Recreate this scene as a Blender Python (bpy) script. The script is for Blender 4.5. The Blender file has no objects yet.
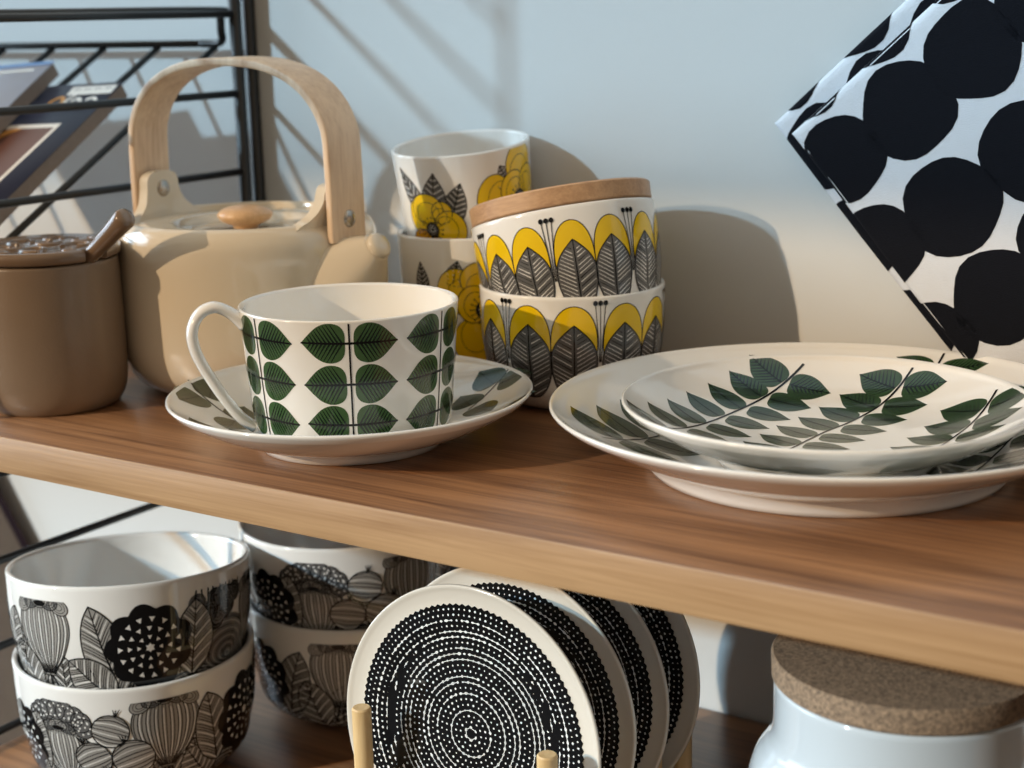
import bpy, bmesh, math, random
from mathutils import Vector, Matrix, geometry
PI = math.pi
rnd = random.Random(7)
scene = bpy.context.scene
COL = scene.collection

# ------------------------------------------------------------------ camera
CAM = Vector((0.4446, -0.4552, 0.1851))
RT = Vector((0.8347, 0.5502, -0.0227)); UP = Vector((-0.1072, 0.2029, 0.9733)); FW = Vector((-0.5401, 0.81, -0.2283))
cd = bpy.data.cameras.new('camera'); cam = bpy.data.objects.new('camera', cd); COL.objects.link(cam)
RT.normalize(); FW.normalize(); UP = RT.cross(FW).normalized()
m = Matrix((( RT.x, UP.x, -FW.x, CAM.x), (RT.y, UP.y, -FW.y, CAM.y), (RT.z, UP.z, -FW.z, CAM.z), (0, 0, 0, 1)))
cam.matrix_world = m
cd.sensor_width = 36; cd.lens = 1572.98/1024*36; cd.clip_start = .01; cd.clip_end = 60
cd.dof.use_dof = True; cd.dof.focus_distance = .67; cd.dof.aperture_fstop = 9
scene.camera = cam

# ------------------------------------------------------------------ materials
def lin(c):
    return tuple((x/255/12.92 if x/255 <= .04045 else ((x/255+.055)/1.055)**2.4) for x in c) + (1,)
def newmat(name):
    mt = bpy.data.materials.new(name); mt.use_nodes = True
    nt = mt.node_tree; b = nt.nodes['Principled BSDF']
    return mt, nt, b
def plain(name, rgb, rough=.4, vary=.06, scale=60, coat=0, bump=0, bscale=300, metal=0, sheen=0, spec=.5):
    mt, nt, b = newmat(name); N, L = nt.nodes, nt.links
    tc = N.new('ShaderNodeTexCoord'); no = N.new('ShaderNodeTexNoise'); no.inputs['Scale'].default_value = scale; no.inputs['Detail'].default_value = 4
    L.new(tc.outputs['Object'], no.inputs['Vector'])
    mx = N.new('ShaderNodeMix'); mx.data_type = 'RGBA'; c = lin(rgb)
    mx.inputs[6].default_value = tuple(x*(1-vary) for x in c[:3]) + (1,); mx.inputs[7].default_value = tuple(min(1, x*(1+vary)) for x in c[:3]) + (1,)
    L.new(no.outputs['Fac'], mx.inputs[0]); L.new(mx.outputs[2], b.inputs['Base Color'])
    b.inputs['Roughness'].default_value = rough; b.inputs['Metallic'].default_value = metal
    b.inputs['Coat Weight'].default_value = coat; b.inputs['Coat Roughness'].default_value = .03; b.inputs['Sheen Weight'].default_value = sheen
    b.inputs['Specular IOR Level'].default_value = spec
    if bump:
        n2 = N.new('ShaderNodeTexNoise'); n2.inputs['Scale'].default_value = bscale; L.new(tc.outputs['Object'], n2.inputs['Vector'])
        bp = N.new('ShaderNodeBump'); bp.inputs['Strength'].default_value = bump; bp.inputs['Distance'].default_value = .001
        L.new(n2.outputs['Fac'], bp.inputs['Height']); L.new(bp.outputs['Normal'], b.inputs['Normal'])
    return mt
def wood(name, dark, light, rough=.38, stretch=(1.2, 26, 26), scale=4, rings=.5, bump=.15, spec=.5):
    mt, nt, b = newmat(name); N, L = nt.nodes, nt.links
    tc = N.new('ShaderNodeTexCoord'); mp = N.new('ShaderNodeMapping'); mp.inputs['Scale'].default_value = stretch
    L.new(tc.outputs['Object'], mp.inputs['Vector'])
    n1 = N.new('ShaderNodeTexNoise'); n1.inputs['Scale'].default_value = scale; n1.inputs['Detail'].default_value = 8; n1.inputs['Roughness'].default_value = .62; n1.inputs['Distortion'].default_value = .6
    L.new(mp.outputs['Vector'], n1.inputs['Vector'])
    mp2 = N.new('ShaderNodeMapping'); mp2.inputs['Scale'].default_value = tuple(s*7 if s > 5 else s*3 for s in stretch); L.new(tc.outputs['Object'], mp2.inputs['Vector'])
    n2 = N.new('ShaderNodeTexNoise'); n2.inputs['Scale'].default_value = scale; n2.inputs['Detail'].default_value = 3; L.new(mp2.outputs['Vector'], n2.inputs['Vector'])
    mth = N.new('ShaderNodeMath'); mth.operation = 'MULTIPLY_ADD'; mth.inputs[1].default_value = .35; L.new(n2.outputs['Fac'], mth.inputs[0]); 
    m0 = N.new('ShaderNodeMath'); m0.operation = 'MULTIPLY'; m0.inputs[1].default_value = .75; L.new(n1.outputs['Fac'], m0.inputs[0]); L.new(m0.outputs[0], mth.inputs[2])
    cr = N.new('ShaderNodeValToRGB'); cr.color_ramp.elements[0].position = .38; cr.color_ramp.elements[0].color = lin(dark)
    cr.color_ramp.elements[1].position = .66; cr.color_ramp.elements[1].color = lin(light)
    L.new(mth.outputs[0], cr.inputs['Fac']); L.new(cr.outputs['Color'], b.inputs['Base Color'])
    b.inputs['Roughness'].default_value = rough; b.inputs['Specular IOR Level'].default_value = spec
    bp = N.new('ShaderNodeBump'); bp.inputs['Strength'].default_value = bump; bp.inputs['Distance'].default_value = .0006
    L.new(n2.outputs['Fac'], bp.inputs['Height']); L.new(bp.outputs['Normal'], b.inputs['Normal'])
    return mt
M = {}
M['porcelain'] = plain('white_porcelain', (240, 240, 237), .1, .012, 30, coat=.7)
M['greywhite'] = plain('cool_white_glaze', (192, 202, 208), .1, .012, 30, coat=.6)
M['bone'] = plain('cream_porcelain', (222, 214, 200), .14, .012, 30, coat=.6)
M['cream'] = plain('cream_stoneware_glaze', (216, 204, 182), .14, .03, 30, coat=.8)
M['creampaint'] = M['cream']
M['brown'] = plain('brown_stoneware', (128, 108, 88), .36, .05, 90, coat=.2, bump=.12, bscale=700)
M['brownlid'] = plain('brown_glossy_glaze', (120, 98, 78), .2, .05, 90, coat=.5)
M['ink'] = plain('black_glaze', (17, 18, 20), .06, .05, coat=0, spec=.45)
M['line'] = plain('black_line_glaze', (24, 25, 26), .08, .05, coat=0, spec=.45)
M['green'] = plain('leaf_green_glaze', (62, 90, 56), .16, .14, 120, coat=.5)
M['darkgreen'] = plain('dark_green_glaze', (24, 42, 30), .18, .1, coat=.5)
M['pgreen'] = plain('plate_leaf_green_glaze', (48, 72, 44), .16, .14, 120, coat=.5)
M['pdark'] = plain('plate_leaf_vein_glaze', (22, 34, 26), .18, .1, coat=.5)
M['yellow'] = plain('yellow_glaze', (240, 202, 10), .16, .05, 50, coat=.5)
M['orange'] = plain('amber_glaze', (214, 152, 8), .16, .05, 50, coat=.5)
M['greyleaf'] = plain('grey_glaze', (96, 96, 96), .16, .12, 80, coat=.5)
M['midgrey'] = plain('warm_grey_glaze', (150, 148, 144), .16, .1, 80, coat=.5)
M['shelf'] = wood('walnut_shelf_wood', (92, 60, 40), (158, 114, 78), .34)
M['band'] = wood('oak_edge_band_wood', (146, 110, 72), (180, 144, 104), .45)
M['handle'] = wood('bent_birch_wood', (198, 166, 134), (230, 204, 174), .42, stretch=(14, 14, 3), scale=5)
M['lidwood'] = wood('beech_lid_wood', (166, 128, 94), (196, 158, 120), .42, stretch=(3, 30, 30), scale=5)
M['knob'] = wood('turned_wood_knob', (196, 156, 114), (222, 186, 144), .32, stretch=(10, 10, 10), scale=8)
M['peg'] = wood('pale_pine_wood', (208, 172, 118), (232, 202, 152), .5, stretch=(14, 14, 3), scale=5)
M['black'] = plain('black_powder_coated_steel', (14, 15, 17), .38, .1, 90)
M['steel'] = plain('brushed_steel', (178, 172, 164), .25, .05, 90, metal=1)
M['wall'] = plain('painted_plaster_wall', (205, 207, 206), .82, .018, 3, bump=.12, bscale=160)
M['floor'] = wood('dark_floor_boards', (52, 44, 38), (74, 62, 52), .9, stretch=(.6, 6, 6), scale=2, spec=.1)
M['towelwhite'] = plain('white_cotton', (214, 218, 224), .92, .03, 200, bump=.35, bscale=1500, spec=.15)
M['towelblack'] = plain('black_cotton_print', (15, 17, 24), .9, .12, 300, bump=.35, bscale=1500, spec=.15)
M['navy'] = plain('navy_cover_print', (40, 44, 74), .35, .06)
M['maroon'] = plain('brown_cover_picture', (92, 56, 44), .35, .12, 40)
M['magorange'] = plain('orange_cover_picture', (206, 146, 72), .35, .1, 40)
M['magwhite'] = plain('white_cover_print', (228, 224, 216), .35, .03)
M['lightblue'] = plain('pale_blue_cover_print', (206, 216, 240), .35, .05)
M['skyblue'] = plain('blue_cover_print', (88, 128, 176), .35, .05)
M['paper'] = plain('grey_page_edges', (148, 136, 128), .8, .15, 400)
M['linen'] = plain('grey_brown_linen', (122, 108, 96), .9, .12, 60, bump=.3, bscale=900, spec=.15)
M['plum'] = plain('dark_plum_hem', (46, 32, 38), .9, .1, 200, spec=.15)
M['leafprint'] = plain('green_leaf_print', (40, 78, 44), .9, .1, 100, spec=.15)
M['tan'] = plain('tan_linen', (178, 160, 134), .9, .1, 60, bump=.3, bscale=900, spec=.15)
# cork: voronoi granules
def cork():
    mt, nt, b = newmat('pressed_cork'); N, L = nt.nodes, nt.links
    tc = N.new('ShaderNodeTexCoord'); v = N.new('ShaderNodeTexVoronoi'); v.inputs['Scale'].default_value = 1300; L.new(tc.outputs['Object'], v.inputs['Vector'])
    n = N.new('ShaderNodeTexNoise'); n.inputs['Scale'].default_value = 520; n.inputs['Detail'].default_value = 6; L.new(tc.outputs['Object'], n.inputs['Vector'])
    cr = N.new('ShaderNodeValToRGB'); cr.color_ramp.elements[0].color = lin((72, 60, 50)); cr.color_ramp.elements[0].position = .1
    cr.color_ramp.elements[1].color = lin((172, 146, 118)); cr.color_ramp.elements[1].position = .95
    sp = N.new('ShaderNodeSeparateColor'); L.new(v.outputs['Color'], sp.inputs[0])
    ma = N.new('ShaderNodeMath'); ma.operation = 'MULTIPLY_ADD'; ma.inputs[1].default_value = .55; L.new(sp.outputs[0], ma.inputs[0])
    mb = N.new('ShaderNodeMath'); mb.operation = 'MULTIPLY'; mb.inputs[1].default_value = .5; L.new(n.outputs['Fac'], mb.inputs[0]); L.new(mb.outputs[0], ma.inputs[2])
    L.new(ma.outputs[0], cr.inputs['Fac']); L.new(cr.outputs['Color'], b.inputs['Base Color']); b.inputs['Roughness'].default_value = .85
    bp = N.new('ShaderNodeBump'); bp.inputs['Strength'].default_value = .5; bp.inputs['Distance'].default_value = .0008; L.new(ma.outputs[0], bp.inputs['Height']); L.new(bp.outputs['Normal'], b.inputs['Normal'])
    return mt
M['cork'] = cork()

# ------------------------------------------------------------------ object helpers
def link(name, me, parent=None, mats=(), smooth=True):
    o = bpy.data.objects.new(name, me); COL.objects.link(o)
    for k in mats: me.materials.append(M[k])
    if parent: o.parent = parent
    return o
def tag(o, label=None, cat=None, group=None, kind=None):
    if label: o['label'] = label
    if cat: o['category'] = cat
    if group: o['group'] = group
    if kind: o['kind'] = kind
    return o
def empty(name, loc, label, cat, group=None, rot=None):
    o = bpy.data.objects.new(name, None); COL.objects.link(o); o.location = loc; o.empty_display_size = .01
    if rot is not None: o.rotation_mode = 'QUATERNION'; o.rotation_quaternion = rot
    return tag(o, label, cat, group)
def bm_obj(name, bm, mats, parent=None, smooth=True, angle=None, loc=None):
    bmesh.ops.recalc_face_normals(bm, faces=bm.faces)
    for f in bm.faces: f.smooth = smooth
    if angle is not None:
        for e in bm.edges:
            if len(e.link_faces) == 2 and e.calc_face_angle() > angle: e.smooth = False
    me = bpy.data.meshes.new(name); bm.to_mesh(me); bm.free()
    o = link(name, me, parent, mats)
    if loc: o.location = loc
    return o
def catmull(pts, n=6, closed=False):
    out = []; k = len(pts)
    for i in range(k if closed else k-1):
        p0 = pts[(i-1) % k] if closed or i > 0 else pts[0]; p1 = pts[i]; p2 = pts[(i+1) % k]; p3 = pts[(i+2) % k] if closed or i+2 < k else pts[-1]
        for j in range(n):
            t = j/n; q = []
            for a, b, c, d in zip(p0, p1, p2, p3):
                q.append(.5*((2*b)+(-a+c)*t+(2*a-5*b+4*c-d)*t*t+(-a+3*b-3*c+d)*t**3))
            out.append(tuple(q))
    if not closed: out.append(tuple(pts[-1]))
    return out
def lathe(bm, prof, n=128, mi=0, closed=False):
    rings = []
    for r, z in prof:
        if r < 1e-6: rings.append([bm.verts.new((0, 0, z))])
        else: rings.append([bm.verts.new((r*math.cos(2*PI*i/n), r*math.sin(2*PI*i/n), z)) for i in range(n)])
    K = len(rings)
    for a in range(K if closed else K-1):
        A, B = rings[a], rings[(a+1) % K]
        if len(A) == 1 and len(B) == 1: continue
        for i in range(n):
            j = (i+1) % n
            if len(A) == 1: f = bm.faces.new((A[0], B[i], B[j]))
            elif len(B) == 1: f = bm.faces.new((A[i], B[0], A[j]))
            else: f = bm.faces.new((A[i], B[i], B[j], A[j]))
            f.material_index = mi
def box(bm, a, b, mi=0, bevel=0, seg=2):
    vs = [bm.verts.new((x, y, z)) for x in (a[0], b[0]) for y in (a[1], b[1]) for z in (a[2], b[2])]
    fs = []
    for q in ((0, 1, 3, 2), (4, 6, 7, 5), (0, 4, 5, 1), (2, 3, 7, 6), (0, 2, 6, 4), (1, 5, 7, 3)):
        f = bm.faces.new([vs[i] for i in q]); f.material_index = mi; fs.append(f)
    if bevel:
        es = list({e for f in fs for e in f.edges})
        bmesh.ops.bevel(bm, geom=es, offset=bevel, segments=seg, affect='EDGES', profile=.5)
def sweep(bm, path, sec, up=Vector((0, 1, 0)), mi=0, cap=True, scales=None):
    """sweep closed section [(a,b)] along path; a along 'up'-ish, b along the normal"""
    path = [Vector(q) for q in path]; rings = []
    for i, q in enumerate(path):
        t = (path[min(i+1, len(path)-1)]-path[max(i-1, 0)]).normalized()
        s = (up - t*up.dot(t)).normalized(); n = t.cross(s)
        k = scales[i] if scales else (1, 1)
        rings.append([bm.verts.new(q + s*a*k[0] + n*b*k[1]) for a, b in sec])
    m_ = len(sec)
    for a in range(len(rings)-1):
        for i in range(m_):
            f = bm.faces.new((rings[a][i], rings[a+1][i], rings[a+1][(i+1) % m_], rings[a][(i+1) % m_])); f.material_index = mi
    if cap:
        bm.faces.new(rings[0][::-1]).material_index = mi; bm.faces.new(rings[-1]).material_index = mi
def circ_sec(r, n=16, r2=None): return [(r*math.cos(2*PI*i/n), (r2 or r)*math.sin(2*PI*i/n)) for i in range(n)]
def rrect_sec(w, h, r, n=4):
    out = []
    for cx, cy, a0 in ((w/2-r, h/2-r, 0), (-w/2+r, h/2-r, 90), (-w/2+r, -h/2+r, 180), (w/2-r, -h/2+r, 270)):
        for i in range(n+1):
            a = math.radians(a0+90*i/n); out.append((cx+r*math.cos(a), cy+r*math.sin(a)))
    return out
def tube(bm, a, b, r, n=12, mi=0):
    a, b = Vector(a), Vector(b); t = (b-a).normalized(); up = Vector((0, 0, 1)) if abs(t.z) < .9 else Vector((1, 0, 0))
    sweep(bm, [a, b], circ_sec(r, n), up=up, mi=mi)

# ------------------------------------------------------------------ flat art that gets fired onto a surface (units: mm)
LAY = .035e-3
class Art:
    def __init__(s): s.fill = []; s.quick = []; s.mats = []; s.ly = 0
    def mi(s, k):
        if k not in s.mats: s.mats.append(k)
        return s.mats.index(k)
    def poly(s, pts, k, layer, quick=False): (s.quick if quick else s.fill).append((pts, s.mi(k), layer))
    def stroke(s, pts, w, k, layer, w2=None):
        q = [pts[0]]
        for (xa, ya), (xb, yb) in zip(pts, pts[1:]):
            ns = max(1, math.ceil(math.hypot(xb-xa, yb-ya)/2.2))
            q += [(xa+(xb-xa)*j/ns, ya+(yb-ya)*j/ns) for j in range(1, ns+1)]
        pts = q; n = len(pts); L_, R_ = [], []
        for i in range(n):
            x0, y0 = pts[max(i-1, 0)]; x1, y1 = pts[min(i+1, n-1)]; dx, dy = x1-x0, y1-y0; d = math.hypot(dx, dy) or 1
            t = i/(n-1) if n > 1 else 0
            ww = (w + ((w2 if w2 is not None else w)-w)*t)/2
            L_.append((pts[i][0]-dy/d*ww, pts[i][1]+dx/d*ww)); R_.append((pts[i][0]+dy/d*ww, pts[i][1]-dx/d*ww))
        mi = s.mi(k)
        for i in range(n-1): s.quick.append(([L_[i], R_[i], R_[i+1], L_[i+1]], mi, layer))
    def loop(s, pts, w, k, layer): s.stroke(list(pts)+[pts[0], pts[1]], w, k, layer)
    def build(s, bm, fmap, step, base=0, clip=None, offset=.06e-3):
        """adds mapped faces to bm; fmap(u,v)->(co, normal); returns nothing"""
        fl = bmesh.new()
        for pts, mi, ly in s.fill:
            cl = [pts[0]]
            for q in pts[1:]:
                if math.hypot(q[0]-cl[-1][0], q[1]-cl[-1][1]) > 1e-3: cl.append(q)
            if math.hypot(cl[0][0]-cl[-1][0], cl[0][1]-cl[-1][1]) < 1e-3: cl.pop()
            if len(cl) < 3: continue
            vs = [fl.verts.new((x, y, ly)) for x, y in cl]
            for t in geometry.tessellate_polygon([[Vector((x, y, 0)) for x, y in cl]]):
                try: fl.faces.new([vs[i] for i in t]).material_index = mi
                except ValueError: pass
        if fl.verts:
            for ax in (0, 1):
                lo = min(v.co[ax] for v in fl.verts); hi = max(v.co[ax] for v in fl.verts); x = math.floor(lo/step)*step + step
                while x < hi:
                    co = Vector((0, 0, 0)); co[ax] = x; no = Vector((0, 0, 0)); no[ax] = 1
                    bmesh.ops.bisect_plane(fl, geom=fl.verts[:]+fl.edges[:]+fl.faces[:], plane_co=co, plane_no=no, dist=1e-5); x += step
        for pts, mi, ly in s.quick:
            vs = [fl.verts.new((x, y, ly)) for x, y in pts]
            fl.faces.new(vs).material_index = mi
        if clip:
            for co, no in clip:
                bmesh.ops.bisect_plane(fl, geom=fl.verts[:]+fl.edges[:]+fl.faces[:], plane_co=Vector(co+(0,)), plane_no=Vector(no+(0,)), dist=1e-5, clear_outer=True)
        nm = {}; new = {}
        for v in fl.verts:
            co, no = fmap(v.co.x, v.co.y); nv = bm.verts.new(co + no*(offset + v.co.z*LAY)); new[v] = nv; nm[nv] = no
        for f in fl.faces:
            try: g = bm.faces.new([new[v] for v in f.verts])
            except ValueError: continue
            g.material_index = base + f.material_index; g.smooth = True
            g.normal_update()
            if g.normal.dot(nm[new[f.verts[0]]]) < 0: g.normal_flip()
        fl.free(); return nm
def decorated(name, base_fn, base_mat, art, fmap, step, parent=None, clip=None, offset=.06e-3):
    bm = bmesh.new(); base_fn(bm); bmesh.ops.recalc_face_normals(bm, faces=bm.faces); 
    for f in bm.faces: f.smooth = True
    bm.normal_update(); bm.verts.index_update()
    nb = len(bm.verts); basen = [v.normal.copy() for v in bm.verts]
    nm = art.build(bm, fmap, step, base=1, clip=clip, offset=offset)
    bm.verts.ensure_lookup_table(); bm.verts.index_update()
    normals = basen + [nm[bm.verts[i]] for i in range(nb, len(bm.verts))]
    me = bpy.data.meshes.new(name); bm.to_mesh(me); bm.free()
    me.normals_split_custom_set_from_vertices(normals)
    return link(name, me, parent, [base_mat]+art.mats)
def interp(tab, x):
    if x <= tab[0][0]: return tab[0][1]
    for (a, b), (c, d) in zip(tab, tab[1:]):
        if x <= c: return b + (d-b)*(x-a)/(c-a) if c > a else d
    return tab[-1][1]
def side_map(outer, Rref, th0):
    """outer: dense [(r,z)] going up; u in mm around (0 = azimuth th0), v in mm height"""
    tab = [(z, r) for r, z in outer]
    def f(u, v):
        z = v/1000; a = th0 + u/1000/Rref; r = interp(tab, z); dz = .0008; dr = (interp(tab, z+dz)-interp(tab, z-dz))/(2*dz)
        no = Vector((math.cos(a), math.sin(a), -dr)).normalized()
        return Vector((r*math.cos(a), r*math.sin(a), z)), no
    return f
def plate_map(zf):
    def f(x, y):
        x, y = x/1000, y/1000; r = math.hypot(x, y); d = .0005; s = (zf(r+d)-zf(max(r-d, 0)))/(r+d-max(r-d, 0))
        no = Vector((-s*x/(r or 1), -s*y/(r or 1), 1)).normalized()
        return Vector((x, y, zf(r))), no
    return f
def az_to_cam(x, y): return math.atan2(CAM.y-y, CAM.x-x)

# ------------------------------------------------------------------ motifs
LEAF = [(0, .0), (.0, .18), (.03, .32), (.12, .44), (.28, .50), (.46, .485), (.64, .39), (.80, .23), (.92, .09), (1, 0)]
LEAF2 = catmull([(x, y) for x, y in LEAF], 4)
def leaf(A, bx, by, tx, ty, wid, g='green', d='darkgreen', layer=1, veins=9, mid=.55, vw=.8, stem=0):
    L_ = math.hypot(tx-bx, ty-by); ex, ey = (tx-bx)/L_, (ty-by)/L_; px, py = -ey, ex
    P = lambda a, b: (bx+ex*a*L_+px*b*wid, by+ey*a*L_+py*b*wid)
    up = [P(a, b) for a, b in LEAF2]; dn = [P(a, -b) for a, b in LEAF2][::-1]
    A.poly(up+dn[1:-1], g, layer)
    tab = [(a, b) for a, b in LEAF2]
    for i in range(veins):
        a0 = .06+.80*i/veins
        for sg in (1, -1):
            # march outwards until the margin
            k = .5
            for s_ in range(60):
                k_ = s_*.01; aa = a0+k_*.55; bb = k_*1.0
                if bb > interp(tab, aa)*.97: break
                k = k_
            A.stroke([P(a0, 0), P(a0+k*.55, sg*k)], vw, d, layer+1, vw*.25)
    A.stroke([P(-stem, 0), P(1, 0)], mid, 'ink', layer+2, mid*.7)
def sprig(A, pts, pairs, wid, g='pgreen', d='pdark'):
    A.stroke(catmull(pts, 5), 1.0, 'ink', 3, .6)
    for b, t in pairs: leaf(A, b[0], b[1], t[0], t[1], wid, g, d, veins=8, mid=.5, vw=.9)
def ell(cx, cy, rx, ry, rot=0, n=28, a0=0, a1=2*PI):
    c, s = math.cos(rot), math.sin(rot)
    return [(cx+rx*math.cos(a)*c-ry*math.sin(a)*s, cy+rx*math.cos(a)*s+ry*math.sin(a)*c) for a in [a0+(a1-a0)*i/n for i in range(n if abs(a1-a0-2*PI) < 1e-6 else n+1)]]
def hatched_leaf(A, cx, y0, y1, wid, layer, skew=0):
    # grey petal, pointed at the top (y1), rounded at the bottom (y0)
    H = y1-y0; tab = [(0, .0), (.01, .14), (.06, .27), (.17, .40), (.36, .49), (.54, .50), (.68, .45), (.80, .34), (.91, .17), (1, 0)]
    tb = catmull(tab, 4); P = lambda a, b: (cx+b*wid+skew*(a-.5), y0+a*H)
    out = [P(a, b) for a, b in tb]+[P(a, -b) for a, b in tb][::-1][1:-1]
    A.poly(out, 'greyleaf', layer); 
    n = 17
    for i in range(n):
        a0 = -.1+1.0*i/n
        for sg in (1, -1):
            pts = []; 
            for s_ in range(0, 52, 3):
                b = s_*.01; a = a0+b*.36+rnd.uniform(-.002, .002)
                if a < .02 or b > interp(tb, a)*.95:
                    if pts: break
                    continue
                if b > .03: pts.append(P(a, sg*b))
            if len(pts) > 1: A.stroke(pts, rnd.uniform(.22, .5), 'porcelain' if rnd.random() < .8 else 'line', layer+1, .2)
    A.loop(out, .5, 'line', layer+2); A.stroke([P(.0, 0), P(.5, 0), P(1.0, 0)], .75, 'line', layer+3, .5)
def petal_band(A, Rr, ytop, ybot, phase, nu):
    C_ = 2*PI*Rr*1000; unit = C_/nu
    for g in range(-3, nu-3):
        c = g*unit+phase
        for s_ in (-.5, .5):
            x = c+s_*unit*.47; w = unit*.47
            yv = ytop-19  # valley
            arch = [(x-w/2, yv)]+[(x-w/2*math.cos(t)**1 if False else x-w/2*math.cos(t), yv+ (ytop-yv)*math.sin(t)**.8) for t in [PI*i/20 for i in range(1, 20)]]+[(x+w/2, yv)]
            inner = [(x+w/2-.2, yv-4), (x+w*.40, yv+1.0), (x+w*.2, yv+5.5), (x, yv+9.4), (x-w*.2, yv+5.5), (x-w*.40, yv+1.0), (x-w/2+.2, yv-4)]
            A.poly(arch+inner, 'yellow', 1); A.loop(arch+inner, .45, 'line', 3)
            hatched_leaf(A, x, ybot, yv+10.0, w*1.01, 4, skew=0)
        for k in (-1, 0, 1):
            xs = c+unit/2+k*2.5
            A.stroke([(c+unit/2+k*.4, yv-8), (c+unit/2+k*1.0, yv+2), (xs, ytop+1)], .4, 'line', 8)
            A.poly(ell(xs, ytop+1.2, 1.15, 1.25, n=14), 'ink', 9)
def poppy(A, cx, cy, petals, r0, layer=1):
    for i, (dx, dy, rx, ry, rot, k) in enumerate(petals):
        l = layer+i*.6
        o = ell(cx+dx, cy+dy, rx, ry, rot); A.poly(o, k, l); A.loop(o, .5, 'line', l+.3)
        o2 = ell(cx+dx*.8, cy+dy*.8, rx*.72, ry*.72, rot); A.loop(o2, .35, 'line', l+.3)
    L2 = layer+len(petals)*.6+.6
    for i in range(16):
        a = 2*PI*i/16; A.stroke([(cx, cy), (cx+r0*1.5*math.cos(a), cy+r0*1.5*math.sin(a))], .35, 'line', L2); A.poly(ell(cx+r0*1.55*math.cos(a), cy+r0*1.55*math.sin(a), .5, .5, n=8), 'ink', L2+.3)
    A.poly(ell(cx, cy, r0, r0), 'ink', L2+.6)
    for i in range(10):
        a = 2*PI*i/10; A.poly(ell(cx+r0*.6*math.cos(a), cy+r0*.6*math.sin(a), .28, .28, n=6), 'porcelain', L2+1)
    A.loop(ell(cx, cy, r0*.32, r0*.32, n=12), .3, 'porcelain', L2+1)
def grey_leaf(A, bx, by, tx, ty, wid, layer=0):
    L_ = math.hypot(tx-bx, ty-by); ex, ey = (tx-bx)/L_, (ty-by)/L_; px, py = -ey, ex
    P = lambda a, b: (bx+ex*a*L_+px*b*wid, by+ey*a*L_+py*b*wid)
    up = [P(a, b) for a, b in LEAF2]; out = up+[P(a, -b) for a, b in LEAF2][::-1][1:-1]
    A.poly(out, 'greyleaf', layer); A.loop(out, .4, 'line', layer+.5)
    for i in range(12):
        a0 = .04+.85*i/12
        for sg in (1, -1):
            k = 0
            for s_ in range(60):
                if s_*.01 > interp(LEAF2, a0+s_*.004)*.9: break
                k = s_*.01
            A.stroke([P(a0, 0), P(a0+k*.4, sg*k)], .3, 'porcelain' if i % 2 else 'line', layer+.3)
    A.stroke([P(0, 0), P(1, 0)], .6, 'line', layer+.7)
# --- black and white garden motifs
def hatchlines(A, f, n, w, layer, m=12, dark='line'):
    for i in range(n):
        t = (i+.5)/n+rnd.uniform(-.3, .3)/n
        A.stroke([f(t, j/m) for j in range(m+1)], w*rnd.uniform(.6, 1.5), dark, layer, w*.5)
def bulb(A, cx, cy, w, h, layer=1):
    """ribbed tulip-like bulb, open top"""
    tab = catmull([(0, .10), (.12, .20), (.3, .38), (.55, .50), (.75, .5), (.9, .42), (1, .3)], 4)
    P = lambda a, b: (cx+b*w, cy-h/2+a*h)
    out = [P(a, b) for a, b in tab]+[P(a, -b) for a, b in tab][::-1]
    A.poly(out, 'midgrey', layer); A.loop(out, .55, 'line', layer+1)
    for i in range(17):
        t = -1+2*(i+.5)/17; A.stroke([P(a, interp(tab, a)*t) for a in [.02+.95*j/10 for j in range(11)]], rnd.uniform(.35, .7), 'line', layer+1, .3)
        if i % 2: A.stroke([P(a, interp(tab, a)*(t+.05)) for a in [.15+.7*j/8 for j in range(9)]], rnd.uniform(.3, .6), 'porcelain', layer+.5)
    # ruffled rim
    for i in range(5):
        t_ = -1+.5*i; x = cx+t_*.36*w; y_ = cy+h*(.50-.07*t_*t_); o = ell(x, y_, w*.17, h*.10, -t_*.5, 18); A.poly(o, 'greyleaf' if i % 2 else 'midgrey', layer+2+.1*(2-abs(t_))); A.loop(o, .45, 'line', layer+2.5)
        for q in (.4, .7): A.loop(ell(x, y_, w*.17*q, h*.10*q, -t_*.5, 12), .3, 'line', layer+2.5)
    A.poly(ell(cx, cy+h*.46, w*.12, h*.04), 'ink', layer+3)
    for k in (-1, 0, 1): A.stroke([(cx+k*w*.05, cy-h*.5), (cx+k*w*.16, cy-h*.72)], 1.1, 'ink', layer+1)
def onion(A, cx, cy, r, layer=3, tilt=0.0):
    o = ell(cx, cy, r, r*.93); A.poly(o, 'midgrey', layer); 
    c, s = math.cos(tilt), math.sin(tilt)
    for i in range(9):
        t = -.9+1.8*i/8
        pts = []
        for j in range(13):
            x = -1+2*j/12; y = t*(1-.25*x*x)+.25*x*x*(-.2); lim = math.sqrt(max(0, 1-y*y))
            X = x*lim*.97; pts.append((cx+(X*c-y*s)*r, cy+(X*s+y*c)*r*.93))
        A.stroke(pts, rnd.uniform(.3, .6), 'line' if i % 3 else 'porcelain', layer+.5)
    A.loop(o, .7, 'line', layer+1)
    tx, ty = cx-s*r, cy+c*r*.93
    for k in (-.6, 0, .6): A.stroke([(tx, ty-.5), (tx+k*r*.3-s*r*.3, ty+c*r*.38)], 1.0, 'ink', layer+1, .3)
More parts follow.
